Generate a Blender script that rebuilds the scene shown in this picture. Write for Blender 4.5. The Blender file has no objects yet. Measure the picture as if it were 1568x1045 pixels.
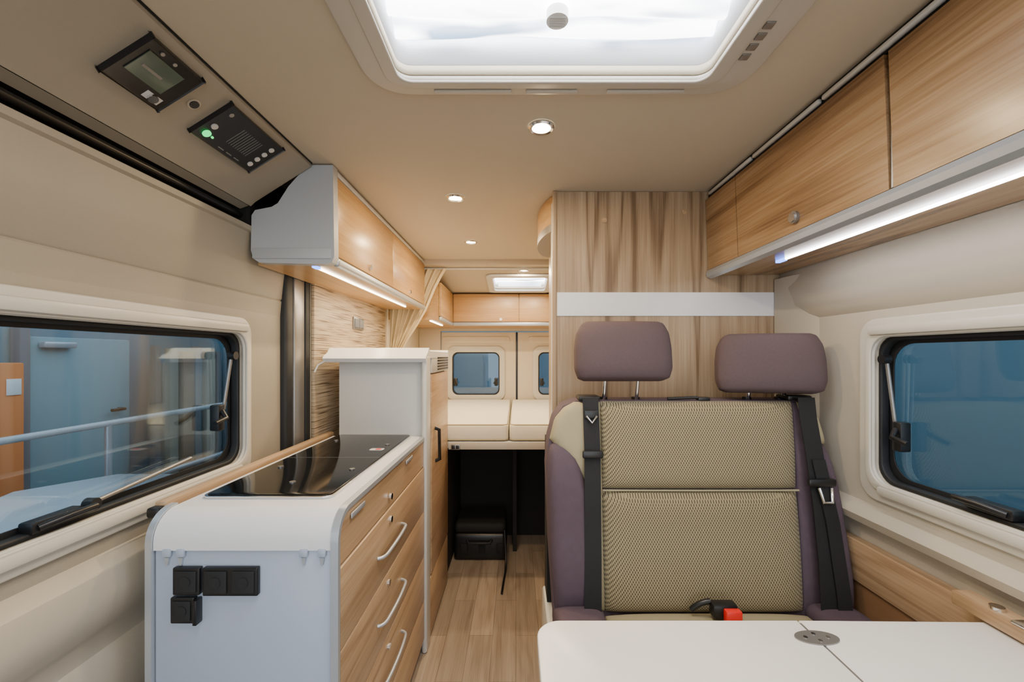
import bpy, bmesh, math, random
from mathutils import Vector, Matrix
random.seed(4)
H = 1.27          # eye level above floor; most heights are given relative to it
S = bpy.context.scene
COL = S.collection

# ------------------------------------------------------------------ materials
def newmat(name):
    m = bpy.data.materials.new(name); m.use_nodes = True
    nt = m.node_tree; b = nt.nodes['Principled BSDF']
    return m, nt, b
def mat(name, col, rough=.5, metal=0, bump=0, bscale=200, var=0, vscale=6, coat=0, emit=None, estr=0, spec=.5):
    m, nt, b = newmat(name)
    b.inputs['Base Color'].default_value = (*col, 1)
    b.inputs['Roughness'].default_value = rough
    b.inputs['Metallic'].default_value = metal
    b.inputs['Specular IOR Level'].default_value = spec
    if coat: b.inputs['Coat Weight'].default_value = coat
    tc = nt.nodes.new('ShaderNodeTexCoord')
    if var:
        n = nt.nodes.new('ShaderNodeTexNoise'); n.inputs['Scale'].default_value = vscale; n.inputs['Detail'].default_value = 4
        nt.links.new(tc.outputs['Object'], n.inputs['Vector'])
        mx = nt.nodes.new('ShaderNodeMix'); mx.data_type = 'RGBA'
        mx.inputs[6].default_value = (*[c*(1-var) for c in col], 1)
        mx.inputs[7].default_value = (*[min(1, c*(1+var)) for c in col], 1)
        nt.links.new(n.outputs['Fac'], mx.inputs[0]); nt.links.new(mx.outputs[2], b.inputs['Base Color'])
    if bump:
        n = nt.nodes.new('ShaderNodeTexNoise'); n.inputs['Scale'].default_value = bscale; n.inputs['Detail'].default_value = 3
        nt.links.new(tc.outputs['Object'], n.inputs['Vector'])
        bp = nt.nodes.new('ShaderNodeBump'); bp.inputs['Strength'].default_value = bump; bp.inputs['Distance'].default_value = .002
        nt.links.new(n.outputs['Fac'], bp.inputs['Height']); nt.links.new(bp.outputs[0], b.inputs['Normal'])
    if emit:
        b.inputs['Emission Color'].default_value = (*emit, 1); b.inputs['Emission Strength'].default_value = estr
    return m
def ramp(nt, stops):
    r = nt.nodes.new('ShaderNodeValToRGB'); e = r.color_ramp.elements
    while len(e) < len(stops): e.new(.5)
    for i, (p, c) in enumerate(stops): e[i].position = p; e[i].color = (*c, 1)
    return r
def wood(name, axis, dark, mid, light, rough=.33, plank=False, across=7, along=.55, freq=34, linew=.26, power=8):
    """light elm laminate: soft tonal bands, contour-like thin dark growth lines, fine pores"""
    m, nt, b = newmat(name)
    N = nt.nodes.new; L = nt.links.new
    tc = N('ShaderNodeTexCoord')
    def mapped(ac, al):
        mp = N('ShaderNodeMapping'); s = [ac]*3; s['xyz'.index(axis)] = al
        mp.inputs['Scale'].default_value = s; L(tc.outputs['Object'], mp.inputs['Vector']); return mp
    def noise(mp, det, dis=0):
        n = N('ShaderNodeTexNoise'); n.inputs['Scale'].default_value = 1; n.inputs['Detail'].default_value = det; n.inputs['Distortion'].default_value = dis
        L(mp.outputs[0], n.inputs['Vector']); return n
    def math_(op, a, bb, c=None):
        q = N('ShaderNodeMath'); q.operation = op
        for i, v in enumerate((a, bb, c)):
            if v is None: continue
            if isinstance(v, (int, float)): q.inputs[i].default_value = v
            else: L(v, q.inputs[i])
        return q.outputs[0]
    n1 = noise(mapped(across, along), 1.5, .2)
    ph = math_('MULTIPLY', n1.outputs['Fac'], freq)
    si = math_('SINE', ph, 0)
    si = math_('MULTIPLY_ADD', si, .5, .5)
    line = math_('POWER', si, power)                     # thin growth lines
    n2 = noise(mapped(190, 5), 3)
    n3 = noise(mapped(16, .7), 2)
    n4 = noise(mapped(45, 1.5), 2)
    t = math_('MULTIPLY_ADD', n2.outputs['Fac'], .45, .0)
    t = math_('MULTIPLY_ADD', n3.outputs['Fac'], .35, t)
    t = math_('MULTIPLY_ADD', n4.outputs['Fac'], .35, t)
    t = math_('MULTIPLY_ADD', line, -linew, t)
    r = ramp(nt, [(.28, dark), (.52, mid), (.74, light)])
    L(t, r.inputs['Fac'])
    out = r.outputs['Color']
    if plank:
        mp = N('ShaderNodeMapping'); mp.inputs['Rotation'].default_value = (0, 0, math.pi/2)
        L(tc.outputs['Object'], mp.inputs['Vector'])
        br = N('ShaderNodeTexBrick'); br.inputs['Scale'].default_value = 1
        br.inputs['Brick Width'].default_value = .55; br.inputs['Row Height'].default_value = .105
        br.inputs['Mortar Size'].default_value = .0012; br.inputs['Color1'].default_value = (1, 1, 1, 1)
        br.inputs['Color2'].default_value = (.72, .72, .72, 1); br.inputs['Mortar'].default_value = (.45, .42, .4, 1)
        L(mp.outputs[0], br.inputs['Vector'])
        mx = N('ShaderNodeMix'); mx.data_type = 'RGBA'; mx.blend_type = 'MULTIPLY'; mx.inputs[0].default_value = 1
        L(out, mx.inputs[6]); L(br.outputs['Color'], mx.inputs[7]); out = mx.outputs[2]
    L(out, b.inputs['Base Color'])
    b.inputs['Roughness'].default_value = rough
    return m
def fabric(name, c1, c2, fx=760, fz=620):
    """woven mesh: regular small dimples"""
    m, nt, b = newmat(name); N = nt.nodes.new; L = nt.links.new
    tc = N('ShaderNodeTexCoord'); sp = N('ShaderNodeSeparateXYZ'); L(tc.outputs['Object'], sp.inputs[0])
    def s(o, f):
        a = N('ShaderNodeMath'); a.operation = 'MULTIPLY'; a.inputs[1].default_value = f; L(o, a.inputs[0])
        q = N('ShaderNodeMath'); q.operation = 'SINE'; L(a.outputs[0], q.inputs[0]); return q.outputs[0]
    z = N('ShaderNodeMath'); z.operation = 'SUBTRACT'; L(sp.outputs[2], z.inputs[0]); L(sp.outputs[1], z.inputs[1])
    p = N('ShaderNodeMath'); p.operation = 'MULTIPLY'; L(s(sp.outputs[0], fx), p.inputs[0]); L(s(z.outputs[0], fz), p.inputs[1])
    q = N('ShaderNodeMath'); q.operation = 'MULTIPLY_ADD'; q.inputs[1].default_value = .5; q.inputs[2].default_value = .5; L(p.outputs[0], q.inputs[0])
    r = ramp(nt, [(.30, c2), (.60, c1)]); L(q.outputs[0], r.inputs['Fac']); L(r.outputs['Color'], b.inputs['Base Color'])
    bp = N('ShaderNodeBump'); bp.inputs['Strength'].default_value = .4; bp.inputs['Distance'].default_value = .002
    L(q.outputs[0], bp.inputs['Height']); L(bp.outputs[0], b.inputs['Normal'])
    b.inputs['Roughness'].default_value = .85; b.inputs['Sheen Weight'].default_value = .1
    return m
def glass_mat(name, tint, refl=.1):
    m = bpy.data.materials.new(name); m.use_nodes = True; nt = m.node_tree; nt.nodes.clear()
    o = nt.nodes.new('ShaderNodeOutputMaterial'); t = nt.nodes.new('ShaderNodeBsdfTransparent'); g = nt.nodes.new('ShaderNodeBsdfGlossy')
    t.inputs[0].default_value = (*tint, 1); g.inputs['Roughness'].default_value = .03
    mx = nt.nodes.new('ShaderNodeMixShader'); fr = nt.nodes.new('ShaderNodeLayerWeight'); fr.inputs[0].default_value = .25
    ma = nt.nodes.new('ShaderNodeMath'); ma.operation = 'MULTIPLY_ADD'; ma.inputs[1].default_value = .5; ma.inputs[2].default_value = refl*.5
    nt.links.new(fr.outputs['Fresnel'], ma.inputs[0]); nt.links.new(ma.outputs[0], mx.inputs[0])
    nt.links.new(t.outputs[0], mx.inputs[1]); nt.links.new(g.outputs[0], mx.inputs[2]); nt.links.new(mx.outputs[0], o.inputs[0])
    return m
def emis(name, col, s):
    m = bpy.data.materials.new(name); m.use_nodes = True; nt = m.node_tree; nt.nodes.clear()
    o = nt.nodes.new('ShaderNodeOutputMaterial'); e = nt.nodes.new('ShaderNodeEmission')
    e.inputs[0].default_value = (*col, 1); e.inputs[1].default_value = s; nt.links.new(e.outputs[0], o.inputs[0]); return m

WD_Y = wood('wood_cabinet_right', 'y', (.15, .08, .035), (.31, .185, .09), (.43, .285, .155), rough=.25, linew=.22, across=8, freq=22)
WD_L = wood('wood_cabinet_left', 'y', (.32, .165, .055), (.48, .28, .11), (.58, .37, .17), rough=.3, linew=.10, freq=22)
WD_Z = wood('wood_bathroom', 'z', (.17, .105, .055), (.36, .25, .15), (.47, .35, .225), rough=.4, across=9, along=.45, freq=20, linew=.26, power=10)
WD_D = wood('wood_drawers', 'y', (.27, .16, .08), (.44, .29, .165), (.56, .39, .235), linew=.14, freq=22)
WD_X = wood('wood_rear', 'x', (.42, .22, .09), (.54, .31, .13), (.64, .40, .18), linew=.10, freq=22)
WD_F = wood('wood_floor', 'y', (.20, .145, .10), (.34, .265, .20), (.43, .345, .27), rough=.4, plank=True, across=9, along=1.6, freq=14, linew=.12)
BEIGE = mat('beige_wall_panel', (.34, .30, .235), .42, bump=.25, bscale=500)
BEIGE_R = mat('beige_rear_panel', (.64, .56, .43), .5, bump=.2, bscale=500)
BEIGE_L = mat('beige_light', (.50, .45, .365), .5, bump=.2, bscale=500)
CEIL = mat('ceiling_fabric', (.53, .46, .35), .8, bump=.3, bscale=600)
FRAME = mat('window_frame_plastic', (.58, .55, .48), .35)
SKYF = mat('skylight_frame_plastic', (.50, .46, .40), .45)
WHITE = mat('white_laminate', (.80, .80, .82), .3)
OFFW = mat('off_white_plastic', (.58, .58, .56), .35)
COOLW = mat('cool_white_panel', (.40, .46, .57), .3)
CABW = mat('grey_cabinet_end', (.42, .44, .46), .4)
BLACK = mat('black_plastic', (.009, .009, .010), .35)
BLACKM = mat('black_matte', (.007, .007, .007), .8)
RUBBER = mat('black_rubber', (.011, .012, .014), .6)
GREY = mat('grey_metal', (.30, .29, .28), .35, .7)
CHROME = mat('chrome', (.75, .75, .76), .15, 1)
ALU = mat('satin_aluminium', (.50, .54, .59), .32, .5)
HOB = mat('black_hob_glass', (.004, .005, .006), .09, spec=.25)
OLIVE = fabric('olive_mesh_fabric', (.34, .28, .16), (.085, .068, .038))
OLIVE2 = mat('olive_trim_fabric', (.36, .31, .19), .8, bump=.4, bscale=700)
PURP = mat('mauve_fabric', (.088, .060, .080), .85, bump=.5, bscale=800, var=.15, vscale=40)
PURPB = mat('mauve_brown_fabric', (.092, .061, .066), .8, bump=.5, bscale=800, var=.2, vscale=300)
BELT = mat('belt_webbing', (.007, .007, .008), .75, bump=.3, bscale=600)
RED = mat('red_plastic', (.85, .02, .015), .3)
MATT = mat('cream_mattress', (.80, .74, .60), .8, bump=.3, bscale=300)
CURT = mat('beige_curtain', (.74, .62, .40), .85)
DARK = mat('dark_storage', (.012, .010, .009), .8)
BROWN = mat('brown_strip', (.24, .13, .065), .35)
DGREY = mat('dark_grey_panel', (.15, .16, .18), .6)
GLASS = glass_mat('window_glass', (.66, .76, .82), .12)
LED = emis('led_strip_white', (1, .85, .62), 14)
LEDR = emis('led_strip_daylight', (1, .98, 1), 20)
LEDB = emis('led_blue', (.1, .25, 1), 6)
LAMP = emis('spot_lamp', (1, .88, .62), 25)
GREEN = emis('green_button', (.05, .9, .2), 2)
LCD = mat('lcd_screen', (.10, .13, .10), .2)
TXT = mat('white_print', (.6, .6, .6), .5)

# backsplash: fine horizontal ribbing
def ribbed():
    m, nt, b = newmat('ribbed_backsplash')
    tc = nt.nodes.new('ShaderNodeTexCoord'); mp = nt.nodes.new('ShaderNodeMapping'); mp.inputs['Scale'].default_value = (1, 5, 210)
    nt.links.new(tc.outputs['Object'], mp.inputs['Vector'])
    n = nt.nodes.new('ShaderNodeTexNoise'); n.inputs['Scale'].default_value = 1; n.inputs['Detail'].default_value = 1
    nt.links.new(mp.outputs[0], n.inputs['Vector'])
    r = ramp(nt, [(.34, (.15, .10, .06)), (.46, (.42, .32, .21)), (.7, (.54, .44, .31))])
    nt.links.new(n.outputs['Fac'], r.inputs['Fac']); nt.links.new(r.outputs['Color'], b.inputs['Base Color'])
    bp = nt.nodes.new('ShaderNodeBump'); bp.inputs['Strength'].default_value = .4; bp.inputs['Distance'].default_value = .002
    nt.links.new(n.outputs['Fac'], bp.inputs['Height']); nt.links.new(bp.outputs[0], b.inputs['Normal'])
    b.inputs['Roughness'].default_value = .5
    return m
RIB = ribbed()

# ------------------------------------------------------------------ geometry helpers
def link(o, parent=None):
    COL.objects.link(o)
    if parent: o.parent = parent
    return o
def group(name, parent=None):
    e = bpy.data.objects.new(name, None); e.empty_display_size = .1; return link(e, parent)
def finish(bm, name, m, parent, smooth=False, bev=0, seg=2, ang=35):
    if bev:
        es = [e for e in bm.edges if len(e.link_faces) == 2 and e.calc_face_angle(0) > math.radians(ang)]
        bmesh.ops.bevel(bm, geom=es, offset=bev, segments=seg, affect='EDGES', profile=.5, clamp_overlap=True)
    bmesh.ops.recalc_face_normals(bm, faces=bm.faces)
    me = bpy.data.meshes.new(name); bm.to_mesh(me); bm.free()
    me.materials.append(m)
    if smooth:
        me.polygons.foreach_set('use_smooth', [True]*len(me.polygons))
        try: me.set_sharp_from_angle(angle=math.radians(40))
        except Exception: pass
    return link(bpy.data.objects.new(name, me), parent)
def box(name, x0, x1, y0, y1, z0, z1, m, parent=None, bev=.003, seg=2):
    bm = bmesh.new(); bmesh.ops.create_cube(bm, size=1)
    for v in bm.verts:
        v.co = Vector(((x0+x1)/2+v.co.x*(x1-x0), (y0+y1)/2+v.co.y*(y1-y0), (z0+z1)/2+v.co.z*(z1-z0)))
    return finish(bm, name, m, parent, smooth=bev > 0, bev=min(bev, .45*min(x1-x0, y1-y0, z1-z0)), seg=seg)
def mp3(axis, u, v, w):
    return Vector((u, w, v)) if axis == 'y' else Vector((w, u, v)) if axis == 'x' else Vector((u, v, w))
def prism(name, pts, axis, a0, a1, m, parent=None, bev=0, smooth=True, seg=2):
    bm = bmesh.new()
    A = [bm.verts.new(mp3(axis, u, v, a0)) for u, v in pts]; B = [bm.verts.new(mp3(axis, u, v, a1)) for u, v in pts]
    bm.faces.new(A); bm.faces.new(B); n = len(pts)
    for i in range(n): bm.faces.new((A[i], A[(i+1) % n], B[(i+1) % n], B[i]))
    return finish(bm, name, m, parent, smooth, bev, seg)
def curve_mesh(cu, name):
    o = bpy.data.objects.new('tmp', cu); COL.objects.link(o); bpy.context.view_layer.update()
    me = bpy.data.meshes.new_from_object(o.evaluated_get(bpy.context.evaluated_depsgraph_get()))
    bpy.data.objects.remove(o); bm = bmesh.new(); bm.from_mesh(me); bpy.data.meshes.remove(me)
    bmesh.ops.remove_doubles(bm, verts=bm.verts, dist=1e-5)
    return bm
def plate(name, loops, axis, a0, a1, m, parent=None, bev=0, fn=None):
    cu = bpy.data.curves.new(name, 'CURVE'); cu.dimensions = '2D'; cu.fill_mode = 'BOTH'
    t = abs(a1-a0); bev = min(bev, t*.45)
    cu.extrude = t/2-bev; cu.bevel_depth = bev; cu.bevel_resolution = 2; cu.offset = -bev
    for L in loops:
        sp = cu.splines.new('POLY'); sp.points.add(len(L)-1); sp.use_cyclic_u = True
        for i, (u, v) in enumerate(L): sp.points[i].co = (u, v, 0, 1)
    bm = curve_mesh(cu, name); c = (a0+a1)/2
    for v in bm.verts:
        p = mp3(axis, v.co.x, v.co.y, c+v.co.z); v.co = fn(p) if fn else p
    return finish(bm, name, m, parent, smooth=bev > 0)
def rrect(u0, u1, v0, v1, r, n=6):
    P = []
    for cx, cy, a in ((u1-r, v1-r, 0), (u0+r, v1-r, 90), (u0+r, v0+r, 180), (u1-r, v0+r, 270)):
        for i in range(n+1):
            t = math.radians(a+90*i/n); P.append((cx+r*math.cos(t), cy+r*math.sin(t)))
    return P
def tube(name, pts, r, m, parent=None, cyc=False, smooth=True, kind='POLY'):
    cu = bpy.data.curves.new(name, 'CURVE'); cu.dimensions = '3D'; cu.bevel_depth = r; cu.bevel_resolution = 3; cu.use_fill_caps = True
    sp = cu.splines.new(kind)
    sp.points.add(len(pts)-1); sp.use_cyclic_u = cyc
    if kind == 'NURBS': sp.use_endpoint_u = not cyc; sp.order_u = 3; sp.resolution_u = 8
    for i, p in enumerate(pts): sp.points[i].co = (*p, 1)
    return finish(curve_mesh(cu, name), name, m, parent, smooth)
def cyl(name, c, r, d, axis, m, parent=None, bev=.001, n=28, ry=None):
    pts = [(math.cos(2*math.pi*i/n)*r, math.sin(2*math.pi*i/n)*(ry or r)) for i in range(n)]
    cu, cv, cw = {'y': (c[0], c[2], c[1]), 'x': (c[1], c[2], c[0]), 'z': (c[0], c[1], c[2])}[axis]
    return prism(name, [(u+cu, v+cv) for u, v in pts], axis, cw-d/2, cw+d/2, m, parent, bev=bev)
def resample(P, n):
    P = [Vector(p) for p in P]; L = [0]
    for a, b in zip(P, P[1:]): L.append(L[-1]+(b-a).length)
    out = []
    for i in range(n):
        s = L[-1]*i/(n-1); k = 0
        while k < len(P)-2 and s > L[k+1]: k += 1
        f = (s-L[k])/max(1e-9, L[k+1]-L[k]); out.append(P[k].lerp(P[k+1], f))
    return out
def pad(name, left, right, puff, fn, m, parent=None, back=.02, rows=22, cols=22, pw=5, bothsides=False):
    """soft upholstered panel between a left and a right border; fn(x,z,offset)->world"""
    Lp = resample(left, rows); Rp = resample(right, rows); bm = bmesh.new()
    def prof(t):
        s = abs(2*t-1); return max(0, 1-s**pw)**.5
    us = [.5-.5*math.cos(math.pi*i/(cols-1)) for i in range(cols)]
    F = []; B = []
    for j in range(rows):
        t = j/(rows-1)
        tt = .5-.5*math.cos(math.pi*t)
        k = tt*(rows-1); k0 = min(rows-2, int(k)); f = k-k0
        l = Lp[k0].lerp(Lp[k0+1], f); r = Rp[k0].lerp(Rp[k0+1], f)
        fr = []; br = []
        for u in us:
            p = l.lerp(r, u); o = puff*prof(u)*prof(tt)
            fr.append(bm.verts.new(fn(p.x, p.y, o)))
            br.append(bm.verts.new(fn(p.x, p.y, -back-(o if bothsides else 0))))
        F.append(fr); B.append(br)
    for j in range(rows-1):
        for i in range(cols-1):
            bm.faces.new((F[j][i], F[j][i+1], F[j+1][i+1], F[j+1][i]))
            bm.faces.new((B[j][i], B[j+1][i], B[j+1][i+1], B[j][i+1]))
    for j in range(rows-1):
        bm.faces.new((F[j][0], F[j+1][0], B[j+1][0], B[j][0])); bm.faces.new((F[j][-1], B[j][-1], B[j+1][-1], F[j+1][-1]))
    for i in range(cols-1):
        bm.faces.new((F[0][i], B[0][i], B[0][i+1], F[0][i+1])); bm.faces.new((F[-1][i], F[-1][i+1], B[-1][i+1], B[-1][i]))
    bmesh.ops.remove_doubles(bm, verts=bm.verts, dist=1e-5)
    bmesh.ops.recalc_face_normals(bm, faces=bm.faces)
    me = bpy.data.meshes.new(name); bm.to_mesh(me); bm.free(); me.materials.append(m)
    me.polygons.foreach_set('use_smooth', [True]*len(me.polygons))
    try: me.set_sharp_from_angle(angle=math.radians(60))
    except Exception: pass
    return link(bpy.data.objects.new(name, me), parent)
def ribbon(name, pts, wv, th, m, parent=None, kind=None):
    bm = bmesh.new(); R = []; wv = Vector(wv)
    for i, p in enumerate(pts):
        p = Vector(p); a = Vector(pts[max(0, i-1)]); b = Vector(pts[min(len(pts)-1, i+1)])
        n = (b-a).cross(wv).normalized()*th/2
        R.append([bm.verts.new(p+s*wv/2+t*n) for s, t in ((-1, -1), (1, -1), (1, 1), (-1, 1))])
    for a, b in zip(R, R[1:]):
        for k in range(4): bm.faces.new((a[k], a[(k+1) % 4], b[(k+1) % 4], b[k]))
    bm.faces.new(R[0]); bm.faces.new(R[-1])
    return finish(bm, name, m, parent, smooth=True)
def area(name, loc, sx, sy, power, col, parent=None, rot=(0, 0, 0), shape='RECTANGLE'):
    l = bpy.data.lights.new(name, 'AREA'); l.shape = shape; l.size = sx
    if shape in ('RECTANGLE', 'ELLIPSE'): l.size_y = sy
    l.energy = power; l.color = col
    o = bpy.data.objects.new(name, l); o.location = loc; o.rotation_euler = rot; return link(o, parent)

# ------------------------------------------------------------------ camera / world
cam = bpy.data.cameras.new('camera'); cam.sensor_width = 36; cam.lens = 14.92
cam.shift_x = -.0038; cam.shift_y = .0143; cam.clip_start = .02
co = bpy.data.objects.new('camera', cam); co.location = (0, 0, H); co.rotation_euler = (math.pi/2, 0, 0)
COL.objects.link(co); S.camera = co
w = bpy.data.worlds.new('world'); w.use_nodes = True; S.world = w
w.node_tree.nodes['Background'].inputs[0].default_value = (.90, .95, 1, 1)
w.node_tree.nodes['Background'].inputs[1].default_value = 2.9

# ------------------------------------------------------------------ room shell
Y0, Y1 = -.9, 3.86
box('floor', -.98, 1.10, Y0, Y1, -.04, 0, WD_F, bev=0)

ceiling = group('ceiling')
plate('ceiling_panel', [[(-.98, Y0), (1.10, Y0), (1.10, 2.80), (-.98, 2.80)], rrect(-.262, .428, .45, .95, .03)], 'z', H+.63, H+.65, CEIL, ceiling)
# rear ceiling, sloping gently to the back doors
def slope(p): return Vector((p.x, p.y, p.z-(p.y-2.78)*.125))
plate('ceiling_rear', [[(-.98, 2.78), (1.10, 2.78), (1.10, Y1), (-.98, Y1)], rrect(-.165, .225, 3.02, 3.36, .03)], 'z', H+.60, H+.62, CEIL, ceiling, fn=slope)
box('ceiling_step', -.98, 1.10, 2.775, 2.795, H+.595, H+.66, CEIL, ceiling, bev=.002)

# left wall
wl = group('wall_left')
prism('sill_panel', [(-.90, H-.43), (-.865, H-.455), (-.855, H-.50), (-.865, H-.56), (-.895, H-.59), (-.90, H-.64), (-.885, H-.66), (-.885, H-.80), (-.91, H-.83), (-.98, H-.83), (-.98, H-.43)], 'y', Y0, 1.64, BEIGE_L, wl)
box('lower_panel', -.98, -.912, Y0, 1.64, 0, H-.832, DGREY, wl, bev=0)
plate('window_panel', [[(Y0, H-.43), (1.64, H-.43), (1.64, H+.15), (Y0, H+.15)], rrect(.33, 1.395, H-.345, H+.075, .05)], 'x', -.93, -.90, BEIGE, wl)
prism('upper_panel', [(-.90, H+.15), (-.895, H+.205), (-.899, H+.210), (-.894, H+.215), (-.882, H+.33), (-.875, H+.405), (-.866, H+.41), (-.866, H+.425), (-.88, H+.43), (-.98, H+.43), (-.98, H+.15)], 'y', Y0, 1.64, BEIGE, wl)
box('rail_channel', -.98, -.93, Y0, 1.64, H+.43, H+.63, BLACKM, wl, bev=0)
box('leak_filler', -.98, -.872, 1.392, 1.80, H+.431, H+.6295, BLACKM, wl, bev=0)  # black filler added to close a bright leak beside the cabinet
tube('rail', [(-.905, Y0, H+.462), (-.905, 1.62, H+.462)], .010, BLACK, wl)
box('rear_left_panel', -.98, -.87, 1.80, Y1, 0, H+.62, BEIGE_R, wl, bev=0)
box('door_jamb_seal', -.95, -.875, 1.62, 1.672, 0, H+.6, RUBBER, wl, bev=.012, seg=3)
box('door_jamb_metal', -.94, -.872, 1.675, 1.755, 0, H+.6, GREY, wl, bev=.008)
box('door_jamb_seal_inner', -.94, -.868, 1.758, 1.80, 0, H+.6, RUBBER, wl, bev=.01)
# header panel over sliding door
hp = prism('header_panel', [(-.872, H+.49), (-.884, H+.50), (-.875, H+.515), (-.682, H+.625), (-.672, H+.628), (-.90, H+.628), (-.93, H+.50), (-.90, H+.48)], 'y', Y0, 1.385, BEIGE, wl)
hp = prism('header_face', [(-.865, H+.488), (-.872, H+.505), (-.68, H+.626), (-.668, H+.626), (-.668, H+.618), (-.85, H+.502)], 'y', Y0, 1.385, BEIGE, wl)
box('header_joint', -.667, -.664, Y0, 1.385, H+.6265, H+.6298, BLACKM, wl, bev=0)
# backsplash
box('backsplash_panel', -.868, -.855, 1.80, 2.78, H-.36, H+.305, RIB, wl, bev=.001)

# right wall
wr = group('wall_right')
prism('lower_panel', [(1.10, 0), (1.035, 0), (1.035, H-.50), (1.0, H-.485), (.99, H-.462), (1.0, H-.445), (1.03, H-.43), (1.10, H-.43)], 'y', Y0, 1.62, BEIGE_L, wr)
plate('window_panel', [[(Y0, H-.43), (1.62, H-.43), (1.62, H+.13), (Y0, H+.13)], rrect(.20, 1.215, H-.36, H+.055, .05)], 'x', 1.03, 1.06, BEIGE_L, wr)
prism('upper_panel', [(1.03, H+.13), (1.018, H+.145), (1.0, H+.18), (.995, H+.25), (1.01, H+.30), (1.03, H+.63), (1.10, H+.63), (1.10, H+.13)], 'y', Y0, 1.62, BEIGE_L, wr)
box('wood_ledge', 1.002, 1.034, .2, 1.60, H-.665, H-.545, WD_D, wr, bev=.003)
box('kick_panel', 1.012, 1.034, .2, 1.60, .02, H-.668, BROWN, wr, bev=.003)
box('rear_right_panel', 1.04, 1.10, 1.62, Y1, 0, H+.62, BEIGE_R, wr, bev=0)
prism('corner_pillar', [(1.03, 1.44), (1.0, 1.52), (.985, 1.618), (1.05, 1.618)], 'z', H-.43, H+.29, BEIGE_L, wr)

# ------------------------------------------------------------------ side windows
def window(name, x, s, y0, y1, z0, z1, latches, stay, ow=.045):
    """s = direction to the interior along x (+1 / -1); y0..z1 = hole"""
    g = group(name)
    def X(a, b): a, b = x+s*a, x+s*b; return min(a, b), max(a, b)
    plate('frame_outer', [rrect(y0-ow, y1+ow, z0-.05, z1+.05, .055), rrect(y0+.004, y1-.004, z0+.004, z1-.004, .05)], 'x', *X(.0005, .012), FRAME, g, bev=.005)
    plate('frame_step', [rrect(y0-.016, y1+.016, z0-.020, z1+.020, .055), rrect(y0+.002, y1-.002, z0+.002, z1-.002, .05)], 'x', *X(.0115, .019), FRAME, g, bev=.004)
    plate('gasket', [rrect(y0+.001, y1-.001, z0+.001, z1-.001, .05), rrect(y0+.012, y1-.012, z0+.012, z1-.012, .05)], 'x', *X(-.03, -.006), RUBBER, g, bev=.004)
    plate('pane', [rrect(y0-.02, y1+.02, z0-.02, z1+.02, .06)], 'x', *X(-.042, -.036), GLASS, g)
    plate('pane_black_border', [rrect(y0-.02, y1+.02, z0-.02, z1+.02, .06), rrect(y0+.022, y1-.022, z0+.022, z1-.022, .06)], 'x', *X(-.0355, -.032), RUBBER, g)
    box('blind_cassette', *X(.006, .028), y0+.0, y1-.0, z1+.002, z1+.030, FRAME, g, bev=.008)
    box('blind_sill', *X(.006, .026), y0+.03, y1-.03, z0-.028, z0-.004, FRAME, g, bev=.006)
    for k, (ly, lz, vert) in enumerate(latches):
        a = (.05, .012) if not vert else (.014, .04)
        box('latch_base_%d' % k, *X(-.03, .0), ly-a[0], ly+a[0], lz-a[1], lz+a[1], BLACK, g, bev=.005)
        if vert:
            tube('latch_lever_%d' % k, [(x+s*.0, ly, lz+.02), (x+s*.02, ly-.01, lz), (x+s*.015, ly-.05, lz-.01)], .007, BLACK, g)
        else:
            tube('latch_lever_%d' % k, [(x+s*.0, ly-.04, lz), (x+s*.02, ly, lz+.010), (x+s*.02, ly+.05, lz+.010)], .007, BLACK, g)
    for k, (a, b) in enumerate(stay):
        tube('stay_arm_%d' % k, [(x-s*.005, *a), (x-s*.02, *b)], .005, GREY, g)
        cyl('stay_knob_%d' % k, (x+s*.0, a[0], a[1]), .013, .02, 'x', BLACK, g)
    return g
window('window_1', -.90, 1, .33, 1.395, H-.345, H+.075, [(1.30, H-.19, True), (.84, H-.325, False)], [((1.35, H+.0), (1.335, H-.17)), ((.90, H-.315), (1.20, H-.29))], .033)
window('window_2', 1.03, -1, .20, 1.215, H-.36, H+.055, [(1.15, H-.22, True), (.93, H-.335, False)], [((1.185, H-.01), (1.175, H-.19))])

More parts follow.
